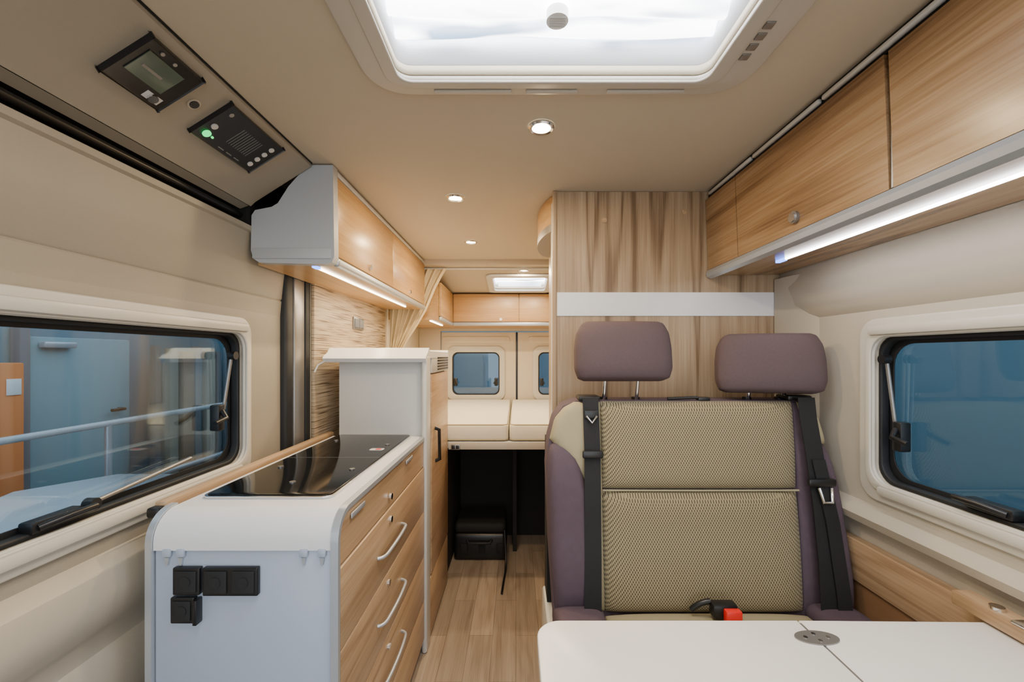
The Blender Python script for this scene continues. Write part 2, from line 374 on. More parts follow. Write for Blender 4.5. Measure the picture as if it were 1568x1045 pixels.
# ------------------------------------------------------------------ rear doors
wrr = group('wall_rear')
YR = 3.80
box('corner_left', -.87, -.672, YR, YR+.05, .0, H+.50, BEIGE_R, wrr, bev=.01)
box('corner_right', .70, 1.04, YR, YR+.05, .0, H+.50, BEIGE_R, wrr, bev=.01)
box('top_panel', -.87, 1.04, YR+.001, YR+.05, H+.22, H+.50, BEIGE_R, wrr, bev=.0)
def rdoor(name, x0, x1, wx0, wx1):
    g = group(name)
    plate('door_panel', [[(x0, .1), (x1, .1), (x1, H+.21), (x0, H+.21)], rrect(wx0, wx1, H-.35, H+.03, .05)], 'y', YR-.01, YR+.03, BEIGE_R, g, bev=.006)
    plate('window_surround', [rrect(wx0-.05, wx1+.05, H-.40, H+.085, .07), rrect(wx0, wx1, H-.35, H+.03, .05)], 'y', YR-.028, YR-.0102, FRAME, g, bev=.006)
    plate('gasket', [rrect(wx0, wx1, H-.35, H+.03, .05), rrect(wx0+.010, wx1-.010, H-.340, H+.020, .045)], 'y', YR-.008, YR+.01, RUBBER, g, bev=.002)
    plate('pane', [rrect(wx0, wx1, H-.35, H+.03, .05)], 'y', YR+.012, YR+.018, GLASS, g)
    for k, lx in enumerate((wx0+.03, wx1-.03)):
        box('latch_%d' % k, lx-.015, lx+.015, YR-.03, YR+.01, H-.27, H-.20, BLACK, g, bev=.005)
        tube('latch_lever_%d' % k, [(lx, YR-.03, H-.21), (lx+(.02 if k == 0 else -.02), YR-.04, H-.25)], .007, BLACK, g)
    plate('upper_recess', [rrect(wx0-.09, wx1+.09, H+.11, H+.17, .02)], 'y', YR-.018, YR-.0102, BEIGE_R, g, bev=.003)
rdoor('door_1', -.665, .000, -.567, -.146)
rdoor('door_2', .016, .695, .20, .60)
box('trim_1', .001, .015, YR-.012, YR+.02, .1, H+.21, BLACK, None, bev=.002)

# ------------------------------------------------------------------ skylight
sk = group('skylight_window')
plate('frame', [rrect(-.335, .525, .36, 1.005, .09, 8), rrect(-.262, .428, .45, .95, .03)], 'z', H+.616, H+.6295, SKYF, sk, bev=.006)
plate('frame_inner', [rrect(-.288, .458, .425, .972, .05), rrect(-.258, .424, .452, .948, .03)], 'z', H+.611, H+.617, SKYF, sk, bev=.003)
WELL = mat('skylight_well', (.80, .82, .86), .4)
plate('well', [rrect(-.285, .45, .43, .973, .04), rrect(-.262, .428, .45, .95, .03)], 'z', H+.651, H+.76, WELL, sk)
# pleated blind; its own emission stands in for daylight from above
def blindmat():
    m, nt, b = newmat('emissive_pleated_blind')
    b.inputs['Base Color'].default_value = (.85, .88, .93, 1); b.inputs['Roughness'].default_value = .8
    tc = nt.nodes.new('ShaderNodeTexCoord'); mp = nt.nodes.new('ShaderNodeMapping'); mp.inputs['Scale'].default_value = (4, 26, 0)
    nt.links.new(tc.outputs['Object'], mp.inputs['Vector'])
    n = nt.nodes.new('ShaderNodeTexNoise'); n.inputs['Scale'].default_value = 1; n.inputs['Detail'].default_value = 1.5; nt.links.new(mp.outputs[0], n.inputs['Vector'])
    r = ramp(nt, [(.34, (.05, .11, .20)), (.50, (1, 1, 1))]); nt.links.new(n.outputs['Fac'], r.inputs['Fac'])  # dark blue bands in the emission paint in the pleat shading
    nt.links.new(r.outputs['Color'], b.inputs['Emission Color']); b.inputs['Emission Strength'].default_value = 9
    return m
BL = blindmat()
bm = bmesh.new(); rowsv = []
for j in range(61):
    y = .452+(.946-.452)*j/60
    row = []
    for i in range(31):
        x = -.26+.686*i/30
        z = H+.700+.010*math.cos(j/60*2*math.pi*9)+.004*math.sin(x*14+j*.35)
        row.append(bm.verts.new((x, y, z)))
    rowsv.append(row)
for a, b2 in zip(rowsv, rowsv[1:]):
    for i in range(30): bm.faces.new((a[i], a[i+1], b2[i+1], b2[i]))
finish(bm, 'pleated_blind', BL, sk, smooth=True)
box('dome_cover', -.29, .455, .42, .98, H+.765, H+.78, WHITE, sk, bev=.004)
cyl('blind_knob', (.083, .850, H+.680), .022, .02, 'z', WHITE, sk, bev=.004)
for k in range(5): box('knob_rib_%d' % k, .067, .099, .838+k*.006, .840+k*.006, H+.6685, H+.671, OFFW, sk, bev=0)
for k in range(4):
    box('vent_slot_%d' % k, .462, .480, .78+k*.028, .798+k*.028, H+.6135, H+.6163, GREY, sk, bev=.001)
for k, (cx, l) in enumerate(((-.10, .09), (.083, .06), (.30, .09))):
    box('frame_clip_%d' % k, cx-l, cx+l, .980, .993, H+.611, H+.617, SKYF, sk, bev=.003)

rs = group('rear_skylight_window')
def zr(y): return H+.60-(y-2.78)*.125
plate('frame', [rrect(-.215, .275, 2.97, 3.41, .05), rrect(-.165, .225, 3.02, 3.36, .03)], 'z', H+.582, H+.5995, OFFW, rs, bev=.006, fn=slope)
plate('well', [rrect(-.185, .245, 3.0, 3.38, .04), rrect(-.165, .225, 3.02, 3.36, .03)], 'z', H+.621, H+.66, WELL, rs, fn=slope)
plate('blind', [rrect(-.18, .24, 3.005, 3.375, .03)], 'z', H+.661, H+.666, BL, rs, fn=slope)  # emissive panel, same stand-in for daylight

# ------------------------------------------------------------------ ceiling downlights
def downlight(x, y, z, p=2.2, c=(1, .76, .46)):
    g = group('ceiling_spotlight')
    n = 32; bm = bmesh.new(); prof = [(.036, 0), (.036, -.004), (.032, -.008), (.026, -.006), (.025, -.001)]
    V = [[bm.verts.new((x+r*math.cos(2*math.pi*i/n), y+r*math.sin(2*math.pi*i/n), z+dz)) for r, dz in prof] for i in range(n)]
    for i in range(n):
        a, b2 = V[i], V[(i+1) % n]
        for k in range(len(prof)-1): bm.faces.new((a[k], a[k+1], b2[k+1], b2[k]))
    finish(bm, 'bezel', CHROME, g, smooth=True)
    cyl('lamp', (x, y, z-.002), .0255, .003, 'z', LAMP, g, bev=0)
    area('lamp_light', (x, y, z-.012), .05, .05, p, c, g, shape='DISK')
ZC = H+.6295
downlight(.070, 1.165, ZC, 5.0)
downlight(-.240, 1.685, ZC, 7.5, (1, .74, .42))
downlight(-.248, 2.34, ZC, 9.5, (1, .74, .42))
downlight(.055, 2.90, zr(2.90)-.0005, 10.0)
downlight(-.30, .25, ZC, 3.0, (1, .88, .7))  # this and the next: unseen lamps added to brighten the interior
downlight(.45, -.1, ZC, 3.0, (1, .88, .7))

# ------------------------------------------------------------------ left overhead cabinet
kc = group('overhead_kitchen_cabinet')
prof = [(-.599, H+.625), (-.671, H+.625), (-.705, H+.60), (-.745, H+.555), (-.78, H+.50), (-.80, H+.488), (-.855, H+.477), (-.866, H+.46), (-.868, H+.345), (-.86, H+.318), (-.84, H+.305), (-.62, H+.300), (-.602, H+.306), (-.595, H+.325)]
prism('end_panel', prof, 'y', 1.39, 1.425, CABW, kc, bev=.006, seg=3)
box('end_panel_step', -.862, -.604, 1.386, 1.391, H+.318, H+.352, CABW, kc, bev=.002)
cprof = [(-.618, H+.620), (-.672, H+.620), (-.708, H+.595), (-.748, H+.55), (-.784, H+.495), (-.866, H+.470), (-.866, H+.305), (-.618, H+.305)]
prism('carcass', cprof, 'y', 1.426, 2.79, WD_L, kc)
box('front_rail', -.617, -.594, 1.426, 2.79, H+.300, H+.330, ALU, kc, bev=.009, seg=3)
box('top_trim', -.617, -.598, 1.426, 2.79, H+.603, H+.620, OFFW, kc, bev=.003)
doors = [(1.428, 2.068), (2.072, 2.788)]
for k, (a, b2) in enumerate(doors):
    box('door_panel_%d' % k, -.617, -.600, a, b2, H+.334, H+.600, WD_L, kc, bev=.002)
    ky = 1.74 if k == 0 else 2.40
    cyl('button_lock_%d' % k, (-.596, ky, H+.362), .011, .008, 'x', CHROME, kc)
box('led_strip', -.687, -.678, 1.47, 2.62, H+.299, H+.3045, LED, kc, bev=0)
area('led_light', (-.68, 2.05, H+.296), .006, 1.15, 4.0, (1, .80, .52), kc)
box('led_touch', -.69, -.675, 1.435, 1.468, H+.298, H+.3045, LEDB, kc, bev=0)

# ------------------------------------------------------------------ control panels in header
ex = Vector((.193, 0, .121)); ex.normalize(); nrm = Vector((.121, 0, -.193)).normalized()
O = Vector((-.865, 0, H+.5005))
def HP(t, y, off=0):  # t metres along slope, off outward normal
    return O+ex*t+Vector((0, y, 0))+nrm*off
def hbox(name, t0, t1, y0, y1, o0, o1, m, parent, bev=.002):
    bm = bmesh.new(); bmesh.ops.create_cube(bm, size=1)
    for v in bm.verts:
        v.co = HP((t0+t1)/2+v.co.x*(t1-t0), (y0+y1)/2+v.co.y*(y1-y0), (o0+o1)/2+v.co.z*(o1-o0))
    return finish(bm, name, m, parent, True, bev)
def hdisc(name, t, y, r, o, d, m, parent):
    bm = bmesh.new(); n = 20
    A = [bm.verts.new(HP(t+r*math.cos(2*math.pi*i/n), y+r*math.sin(2*math.pi*i/n), o)) for i in range(n)]
    B = [bm.verts.new(HP(t+r*math.cos(2*math.pi*i/n), y+r*math.sin(2*math.pi*i/n), o+d)) for i in range(n)]
    bm.faces.new(A); bm.faces.new(B)
    for i in range(n): bm.faces.new((A[i], A[(i+1) % n], B[(i+1) % n], B[i]))
    return finish(bm, name, m, parent, False)
d1 = group('heater_control_display')
hbox('bezel', .090, .208, .795, .925, 0.002, .016, BLACK, d1, .004)
hbox('screen', .125, .185, .812, .895, .0155, .0172, LCD, d1, .0005)
hbox('screen_text', .15, .156, .825, .87, .017, .0178, GREY, d1, 0)
hdisc('rotary_knob', .107, .893, .010, .016, .006, CHROME, d1)
hbox('label', .098, .116, .875, .912, .0155, .0168, TXT, d1, 0)
for k in range(2): hdisc('button_%d' % k, .195, .83+k*.03, .004, .016, .002, GREY, d1)
d2 = group('electric_control_panel')
hbox('bezel', .092, .212, 1.015, 1.24, .002, .014, BLACK, d2, .004)
for k in range(10): hbox('indicator_row_%d' % k, .125, .182, 1.10+k*.0085, 1.1015+k*.0085, .0135, .0146, GREY, d2, 0)
hdisc('green_button', .113, 1.045, .010, .014, .003, GREEN, d2)
hdisc('green_led', .113, 1.064, .003, .014, .003, GREEN, d2)
hdisc('white_button', .14, 1.04, .008, .014, .003, TXT, d2)
hdisc('logo_ring', .19, 1.04, .006, .014, .001, GREY, d2)
for k in range(4): hdisc('round_button_%d' % k, .115+k*.024, 1.213, .0075, .014, .003, TXT, d2)
for k in range(3): hbox('tick_%d' % k, .10, .103, 1.10+.03*k, 1.12+.03*k, .0135, .0146, GREY, d2, 0)
d3 = group('blank_grommet')
hdisc('ring', .15, .968, .014, .002, .006, BEIGE_L, d3); hdisc('core', .15, .968, .010, .006, .004, BLACK, d3)

# ------------------------------------------------------------------ kitchen unit
ku = group('kitchen_counter')
def arcpts(cy, cz, r, a0, a1, n=8): return [(cy+r*math.cos(math.radians(a0+(a1-a0)*i/n)), cz+r*math.sin(math.radians(a0+(a1-a0)*i/n))) for i in range(n+1)]
top = [(1.848, H-.35)]+arcpts(.992, H-.412, .062, 90, 180)+[(.930, H-.428), (.945, H-.428)]+arcpts(.992, H-.412, .045, 180, 90)+[(1.848, H-.367)]
prism('countertop', top, 'x', -.795, -.405, WHITE, ku, bev=.003)
prism('top_edge', [(1.80, H-.346)]+arcpts(.992, H-.412, .066, 90, 180)+[(.926, .02), (.938, .02)]+arcpts(.992, H-.412, .054, 180, 90)+[(1.80, H-.360)], 'x', -.405, -.388, ALU, ku, bev=.003)
prism('upper_fascia', arcpts(.992, H-.412, .053, 180, 90)+[(1.80, H-.361), (1.80, H-.468), (.939, H-.468)], 'x', -.404, -.392, WD_D, ku, bev=.001)
box('carcass', -.79, -.405, .957, 1.848, .06, H-.3685, OFFW, ku, bev=0)
box('end_panel', -.795, -.406, .935, .956, .02, H-.430, COOLW, ku, bev=.003)
prism('end_edge', [(1.0, H-.346)]+arcpts(.992, H-.412, .066, 90, 180)+[(.926, .02), (.956, .02), (.956, H-.40), (1.0, H-.37)], 'x', -.810, -.796, ALU, ku, bev=.003)
for k, hx in enumerate((-.765, -.735, -.465, -.425)):
    box('hinge_%d' % k, hx-.009, hx+.009, .926, .936, H-.442, H-.424, COOLW, ku, bev=.003)
    prism('hinge_pin_%d' % k, [(hx-.005, H-.443), (hx+.005, H-.443), (hx+.002, H-.460), (hx-.002, H-.460)], 'y', .929, .935, ALU, ku, bev=.001)
for k, (a, b2) in enumerate(((H-.655, H-.473), (H-.845, H-.659), (H-1.035, H-.849), (H-1.20, H-1.039))):
    box('drawer_front_%d' % k, -.404, -.388, .941, 1.798, a, b2, WD_D, ku, bev=.002)
    if k < 3:
        zc = (H-.565, H-.755, H-.93)[k]
        tube('handle_%d' % k, [(-.388, 1.19, zc-.005), (-.370, 1.195, zc-.005), (-.364, 1.24, zc), (-.361, 1.315, zc+.002), (-.364, 1.39, zc), (-.370, 1.435, zc-.005), (-.388, 1.44, zc-.005)], .0048, ALU, ku, kind='NURBS')
for k, (ly, lz) in enumerate(((1.31, H-.435), (1.31, H-.505), (1.29, H-.69), (1.29, H-.885))):
    cyl('drawer_lock_%d' % k, (-.386, ly, lz), .010, .008, 'x', CHROME, ku)
for k in range(2): box('counter_flap_slot_%d' % k, -.3895, -.386, 1.0+.5*k, 1.09+.5*k, H-.385, H-.372, ALU, ku, bev=.003)
box('plinth', -.79, -.44, .96, 1.84, 0.001, .06, DGREY, ku, bev=0)
box('back_strip', -.842, -.811, .985, 1.90, H-.385, H-.338, WD_D, ku, bev=.008)
box('back_strip_cap', -.843, -.812, .965, .99, H-.372, H-.348, BLACK, ku, bev=.006)

hob = group('glass_lid_hob')
plate('glass', [rrect(-.765, -.455, 1.04, 1.835, .02)], 'z', H-.3495, H-.341, HOB, hob, bev=.002)
plate('rim', [rrect(-.771, -.449, 1.034, 1.841, .024), rrect(-.764, -.456, 1.041, 1.834, .02)], 'z', H-.3495, H-.3435, CHROME, hob, bev=.001)
for k, (hx, hy) in enumerate(((-.49, 1.27), (-.49, 1.62), (-.72, 1.30), (-.72, 1.70), (-.60, 1.14))): cyl('stud_%d' % k, (hx, hy, H-.3395), .008, .003, 'z', GREY, hob)
box('split_line', -.764, -.456, 1.419, 1.421, H-.3412, H-.3407, GREY, hob, bev=0)
plate('warning_sticker', [rrect(-.530, -.480, 1.525, 1.56, .01)], 'z', H-.341, H-.3404, TXT, hob)
cyl('warning_sign', (-.50, 1.543, H-.3402), .011, .001, 'z', RED, hob, bev=0)

def socket(name, x0, x1, z0, z1, n):
    g = group(name)
    plate('frame', [rrect(x0, x1, z0, z1, .003)], 'y', .922, .9345, BLACK, g, bev=.003)
    wd = (x1-x0)/n
    for k in range(n):
        plate('insert_%d' % k, [rrect(x0+wd*k+.006, x0+wd*(k+1)-.006, z0+.007, z1-.007, .003)], 'y', .919, .9225, RUBBER, g, bev=.001)
        cyl('pin_%d' % k, (x0+wd*(k+.5), .9185, (z0+z1)/2), .012, .002, 'y', RUBBER, g)
    return g
socket('electrical_socket', -.747, -.688, H-.522, H-.462, 1)
socket('electrical_socket', -.682, -.562, H-.524, H-.462, 2)
g = socket('electrical_socket', -.752, -.700, H-.584, H-.527, 1)
box('flip_cover', -.698, -.690, .915, .934, H-.584, H-.530, BLACK, g, bev=.001)

# ------------------------------------------------------------------ fridge cabinet
fr = group('refrigerator_cabinet')
box('body', -.772, -.402, 1.852, 2.388, .0, H-.012, OFFW, fr, bev=.003)
box('post', -.4015, -.378, 1.802, 1.885, .0, H+.0, OFFW, fr, bev=.010, seg=3)
box('gap', -.4015, -.394, 1.886, 1.93, .27, H-.02, BLACKM, fr, bev=0)
box('door', -.4015, -.382, 1.93, 2.386, .275, H-.085, WD_D, fr, bev=.004)
box('base_door', -.4015, -.384, 1.89, 2.386, .01, .268, WD_D, fr, bev=.003)
box('vent_panel', -.4015, -.381, 1.93, 2.386, H-.08, H+.008, OFFW, fr, bev=.003)
for k in range(5): box('vent_slat_%d' % k, -.3815, -.378, 2.06, 2.37, H-.07+k*.014, H-.063+k*.014, BLACK, fr, bev=.001)
tube('handle', [(-.382, 2.00, H-.34), (-.362, 2.005, H-.35), (-.362, 2.015, H-.49), (-.382, 2.015, H-.50)], .009, BLACK, fr)
tray = [(1.80, H-.028), (1.785, H-.012), (1.80, H+.0), (1.835, H+.014), (1.85, H+.030), (1.862, H+.034), (1.875, H+.020), (2.36, H+.018), (2.372, H+.03), (2.388, H+.03), (2.388, H-.011), (1.85, H-.011), (1.82, H-.018)]
prism('top_tray', tray, 'x', -.815, -.380, WHITE, fr, bev=.003)
tube('side_hook', [(-.80, 1.80, H-.018), (-.835, 1.79, H-.04), (-.845, 1.78, H-.07)], .004, OFFW, fr)

sw = group('wall_switch')
box('plate', -.8545, -.846, 2.22, 2.36, H+.14, H+.205, GREY, sw, bev=.003)
for k in range(2): box('rocker_%d' % k, -.8462, -.842, 2.228+k*.065, 2.287+k*.065, H+.15, H+.195, DGREY, sw, bev=.002)

# ------------------------------------------------------------------ curtain
cg = group('curtain')
R = [(-.465, .58), (-.49, .54), (-.535, .457), (-.60, .305), (-.655, .21), (-.708, .13), (-.765, .04), (-.76, -.06), (-.75, -.35)]
Rr = resample(R, 46); bm = bmesh.new(); rows = []
for j, p in enumerate(Rr):
    t = j/45; xl = -.845; row = []
    amp = .018*(1-.35*t)
    for i in range(81):
        u = i/80; x = xl+(p.x-xl)*u
        y = 2.845+amp*math.sin(u*2*math.pi*7)+.006*math.sin(u*31+t*5)
        row.append(bm.verts.new((x, y, H+p.y)))
    rows.append(row)
for a, b2 in zip(rows, rows[1:]):
    for i in range(80): bm.faces.new((a[i], a[i+1], b2[i+1], b2[i]))
o = finish(bm, 'cloth', CURT, cg, smooth=True)
tube('tieback', [(-.86, 2.845, H+.045), (-.80, 2.815, H+.035), (-.752, 2.845, H+.045), (-.80, 2.875, H+.035)], .008, CURT, cg, cyc=True)
tube('rail', [(-.85, 2.845, H+.583), (.95, 2.845, H+.583)], .006, OFFW, cg)

# ------------------------------------------------------------------ bedroom: cabinets, bed
bc = group('overhead_bedroom_cabinet')
box('carcass', -.868, -.528, 2.90, 3.44, H+.245, H+.505, WD_L, bc, bev=0)
box('door_panel', -.527, -.510, 2.90, 3.438, H+.27, H+.50, WD_L, bc, bev=.002)
box('rail', -.527, -.508, 2.90, 3.438, H+.243, H+.268, ALU, bc, bev=.005)
box('led_strip', -.60, -.585, 2.95, 3.4, H+.239, H+.2445, LED, bc, bev=0)
area('led_light', (-.59, 3.17, H+.232), .012, .45, 2.5, (1, .80, .52), bc)
rc = group('overhead_rear_cabinet')
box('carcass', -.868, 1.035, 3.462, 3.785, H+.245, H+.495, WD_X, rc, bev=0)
box('rail', -.508, 1.035, 3.443, 3.461, H+.243, H+.272, ALU, rc, bev=.005)
for k, (a, b2) in enumerate(((-.507, .022), (.028, .56), (.566, 1.035))):
    box('door_panel_%d' % k, a, b2, 3.444, 3.461, H+.276, H+.50, WD_X, rc, bev=.002)
    cyl('button_lock_%d' % k, ((a+b2)/2+.12, 3.442, H+.295), .011, .006, 'y', CHROME, rc)

bed = group('transverse_bed')
def mattress(name, x0, x1):
    plate(name, [rrect(x0, x1, 2.402, 3.765, .03)], 'z', H-.485, H-.388, MATT, bed, bev=.018)
    loop = rrect(x0+.002, x1-.002, 2.404, 3.763, .03)
    tube(name+'_piping', [(a, b2, H-.478) for a, b2 in loop], .004, OLIVE2, bed, cyc=True)
    loop = rrect(x0+.006, x1-.006, 2.408, 3.757, .03)
    tube(name+'_top_piping', [(a, b2, H-.394) for a, b2 in loop], .004, OLIVE2, bed, cyc=True)
mattress('mattress_left', -.862, -.043); mattress('mattress_right', -.037, 1.03)
box('bed_frame', -.862, 1.03, 2.40, 3.77, H-.525, H-.487, OFFW, bed, bev=.003)
box('front_board', -.38, .19, 2.392, 2.3995, H-.53, H-.49, BEIGE_L, bed, bev=.002)
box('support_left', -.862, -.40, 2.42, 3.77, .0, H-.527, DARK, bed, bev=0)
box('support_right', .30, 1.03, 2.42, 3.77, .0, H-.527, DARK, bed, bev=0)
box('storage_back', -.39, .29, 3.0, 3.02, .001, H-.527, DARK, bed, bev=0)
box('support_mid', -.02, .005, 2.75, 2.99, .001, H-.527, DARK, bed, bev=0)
bs = group('bed_socket')
box('plate', -.365, -.315, 2.384, 2.3915, H-.53, H-.50, GREY, bs, bev=.002)
for k in range(2): box('rocker_%d' % k, -.36+k*.023, -.342+k*.023, 2.381, 2.3845, H-.525, H-.505, BLACK, bs, bev=.001)

bag = group('black_storage_case')
box('body', -.385, -.06, 2.62, 2.92, .002, .17, BLACK, bag, bev=.025, seg=4)
box('lid', -.38, -.065, 2.625, 2.915, .165, .23, BLACKM, bag, bev=.025, seg=4)
tube('handle', [(-.30, 2.62, .13), (-.29, 2.595, .12), (-.16, 2.595, .12), (-.15, 2.62, .13)], .009, RUBBER, bag)
for k in range(3): box('clasp_%d' % k, -.34+k*.11, -.30+k*.11, 2.61, 2.625, .05, .11, BLACKM, bag, bev=.004)
tube('strap', [(-.07, 2.6, .20), (-.055, 2.55, .012), (-.07, 2.36, .008), (-.075, 2.25, .008)], .006, BLACK, bag, kind='NURBS')

# ------------------------------------------------------------------ bathroom block
ba = group('bathroom_cubicle')
prism('walls', [(.148, 1.625), (.186, 2.385), (1.038, 2.385), (1.038, 1.625)], 'z', 0.0, H+.6285, WD_Z, ba)
box('white_stripe', .150, 1.028, 1.6215, 1.6247, H+.152, H+.242, WHITE, ba, bev=0)
prism('corner_post', rrect(.140, .158, 1.616, 1.640, .008), 'z', 0.0, H+.628, WD_Z, ba)
box('door_frame', .140, .152, 1.66, 1.70, 0, H+.6, OFFW, ba, bev=.003)
n = 14; arch = [(.150, 1.66)]+[(.150-.052*math.sin(math.pi*i/n)**.7, 1.66+.46*i/n) for i in range(1, n)]+[(.172, 2.12)]
prism('curved_valance', arch, 'z', H+.52, H+.627, WD_L, ba, bev=.004)
prism('valance_ring', [(u-.002, v) for u, v in arch], 'z', H+.490, H+.52, GREY, ba, bev=.002)
for k, (cx, cz) in enumerate(((.338, .518), (.645, .55))): cyl('screw_cap_%d' % k, (cx, 1.6235, H+cz), .010, .003, 'y', WD_D, ba)

# ------------------------------------------------------------------ right overhead cabinets
rcg = group('overhead_lounge_cabinet')
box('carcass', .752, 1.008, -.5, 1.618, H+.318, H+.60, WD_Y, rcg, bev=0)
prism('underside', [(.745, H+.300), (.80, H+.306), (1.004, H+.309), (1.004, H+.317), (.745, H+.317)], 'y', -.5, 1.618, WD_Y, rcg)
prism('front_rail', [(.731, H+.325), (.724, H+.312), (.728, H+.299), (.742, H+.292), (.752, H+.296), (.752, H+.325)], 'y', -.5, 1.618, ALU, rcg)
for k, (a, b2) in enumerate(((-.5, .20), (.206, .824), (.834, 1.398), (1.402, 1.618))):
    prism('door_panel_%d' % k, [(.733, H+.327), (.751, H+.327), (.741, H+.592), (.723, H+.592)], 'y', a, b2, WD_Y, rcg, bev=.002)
box('door_gap_metal', .735, .742, .827, .831, H+.329, H+.59, ALU, rcg, bev=0)
box('door_gap_shadow', .742, .751, .824, .834, H+.329, H+.59, BLACKM, rcg, bev=0)
for nm, by in (('button_lock', 1.11), ('button_lock_far', .50)):
    cyl(nm+'_ring', (.7285, by, H+.362), .016, .010, 'x', GREY, rcg, bev=.002)
    cyl(nm, (.722, by, H+.362), .012, .006, 'x', CHROME, rcg, bev=.002)
box('top_shadow_gap', .735, 1.0, -.5, 1.618, H+.601, H+.629, BLACKM, rcg, bev=0)
for k in range(7): box('ceiling_trim_%d' % k, .722, .734, -.46+k*.295, -.175+k*.295, H+.604, H+.616, OFFW, rcg, bev=.004)
box('led_strip', .843, .849, -.4, 1.33, H+.301, H+.3065, LEDR, rcg, bev=0)
box('led_touch', .838, .852, 1.332, 1.37, H+.299, H+.3065, LEDB, rcg, bev=0)
area('led_light', (.846, .45, H+.2995), .004, 1.7, 3.0, (.98, .95, .93), rcg)

# ------------------------------------------------------------------ bench seat
seat = group('double_bench_seat')
def yl(z): return 1.265+(z+.75)*.22
def sf(x, z, o): return Vector((x, yl(z)-o, H+z))
outline = [(.115, -.80), (.104, -.60), (.098, -.36), (.106, -.27), (.125, -.205), (.155, -.165), (.20, -.148), (.93, -.148), (.962, -.165), (.982, -.21), (.99, -.30), (1.0, -.45), (1.002, -.80)]
def leanplate(name, pts, o0, o1, m, bev=.01, parent=seat):
    bm = bmesh.new(); A = [bm.verts.new(sf(x, z, o0)) for x, z in pts]; B = [bm.verts.new(sf(x, z, o1)) for x, z in pts]; n = len(pts)
    bm.faces.new(A); bm.faces.new(B)
    for i in range(n): bm.faces.new((A[i], A[(i+1) % n], B[(i+1) % n], B[i]))
    return finish(bm, name, m, parent, True, bev, 3)
leanplate('backrest_shell', outline, -.11, 0.0, PURP, .015)
pad('back_upper_center', [(.268, -.418), (.272, -.3), (.275, -.158), (.277, -.150)], [(.880, -.418), (.893, -.3), (.905, -.158), (.905, -.150)], .034, sf, OLIVE, seat, pw=8)
pad('back_lower_center', [(.262, -.76), (.262, -.6), (.267, -.421)], [(.853, -.76), (.868, -.6), (.880, -.421)], .036, sf, OLIVE, seat, pw=8)
tube('back_piping', [sf(.27, -.4195, .018), sf(.57, -.4195, .020), sf(.88, -.4195, .018)], .003, OLIVE2, seat)
pad('bolster_left', [(.116, -.76), (.104, -.60), (.098, -.37), (.105, -.29), (.13, -.272)], [(.222, -.76), (.225, -.60), (.222, -.42), (.20, -.33), (.15, -.272)], .05, sf, PURP, seat, pw=4)
pad('shoulder_left', [(.108, -.268), (.125, -.205), (.155, -.170), (.19, -.152)], [(.222, -.40), (.235, -.30), (.238, -.2), (.235, -.152)], .035, sf, OLIVE2, seat, pw=5)
pad('channel_left', [(.22, -.76), (.232, -.152)], [(.266, -.76), (.276, -.152)], .012, sf, OLIVE2, seat)
pad('bolster_right', [(.915, -.76), (.925, -.55), (.94, -.40), (.955, -.272)], [(1.0, -.76), (1.0, -.55), (.996, -.40), (.985, -.285)], .05, sf, PURP, seat, pw=4)
pad('shoulder_right', [(.93, -.285), (.92, -.152)], [(.99, -.285), (.975, -.20), (.945, -.152)], .03, sf, OLIVE2, seat, pw=5)
pad('channel_right', [(.855, -.76), (.905, -.152)], [(.915, -.76), (.94, -.152)], .012, sf, PURP, seat)
# seat cushion
def cf(x, y, o): return Vector((x, y, H-.765+o))
pad('cushion_center', [(.262, .80), (.262, 1.245)], [(.855, .80), (.855, 1.245)], .03, cf, OLIVE2, seat, back=.08)
pad('cushion_left', [(.115, .80), (.112, 1.30)], [(.258, .80), (.258, 1.30)], .038, cf, PURP, seat, back=.08)
pad('cushion_right', [(.859, .80), (.859, 1.30)], [(1.0, .80), (1.0, 1.30)], .038, cf, PURP, seat, back=.08)
box('cushion_base', .118, .998, .82, 1.40, H-.87, H-.80, PURP, seat, bev=.02, seg=3)
box('seat_box', .10, .998, .95, 1.615, 0.001, H-.872, OFFW, seat, bev=.01)
box('rear_shelf', .11, 1.0, 1.50, 1.614, H-.872, H-.30, BLACKM, seat, bev=0)
# headrests
def headrest(name, cx, cz, yc, w, h, rot):
    M = Matrix.Translation((cx, yc, H+cz)) @ Matrix.Rotation(rot, 4, 'Z') @ Matrix.Rotation(math.radians(-8), 4, 'X')
    def f(x, z, o): return M @ Vector((x, -o-.03, z))
    a, b2 = w/2, h/2
    left = [(-a*.80, -b2), (-a*.93, -b2*.92), (-a, -b2*.6), (-a, b2*.1), (-a*.96, b2*.6), (-a*.86, b2*.92), (-a*.75, b2)]
    right = [(-x, z) for x, z in left]
    pad(name, left, right, .045, f, PURPB, seat, back=.035, pw=3, bothsides=True, rows=30, cols=30)
    for k, px in enumerate((-.055, .055)):
        tube(name+'_post_%d' % k, [M @ Vector((px, .0, -b2+.03)), Vector((cx+px, yl(-.14)+.045, H-.19))], .0065, CHROME, seat)
        cyl(name+'_collar_%d' % k, (cx+px, yl(-.14)+.045, H-.146), .014, .012, 'z', BLACK, seat)
headrest('headrest_left', .352, .012, 1.42, .315, .195, 0)
headrest('headrest_right', .840, -.028, 1.42, .322, .195, math.radians(-14))
tube('lumbar_lever', [(.50, 1.40, H-.142), (.60, 1.40, H-.138)], .005, BLACK, seat)
box('lever_base', .60, .64, 1.395, 1.42, H-.15, H-.137, BLACK, seat, bev=.004)
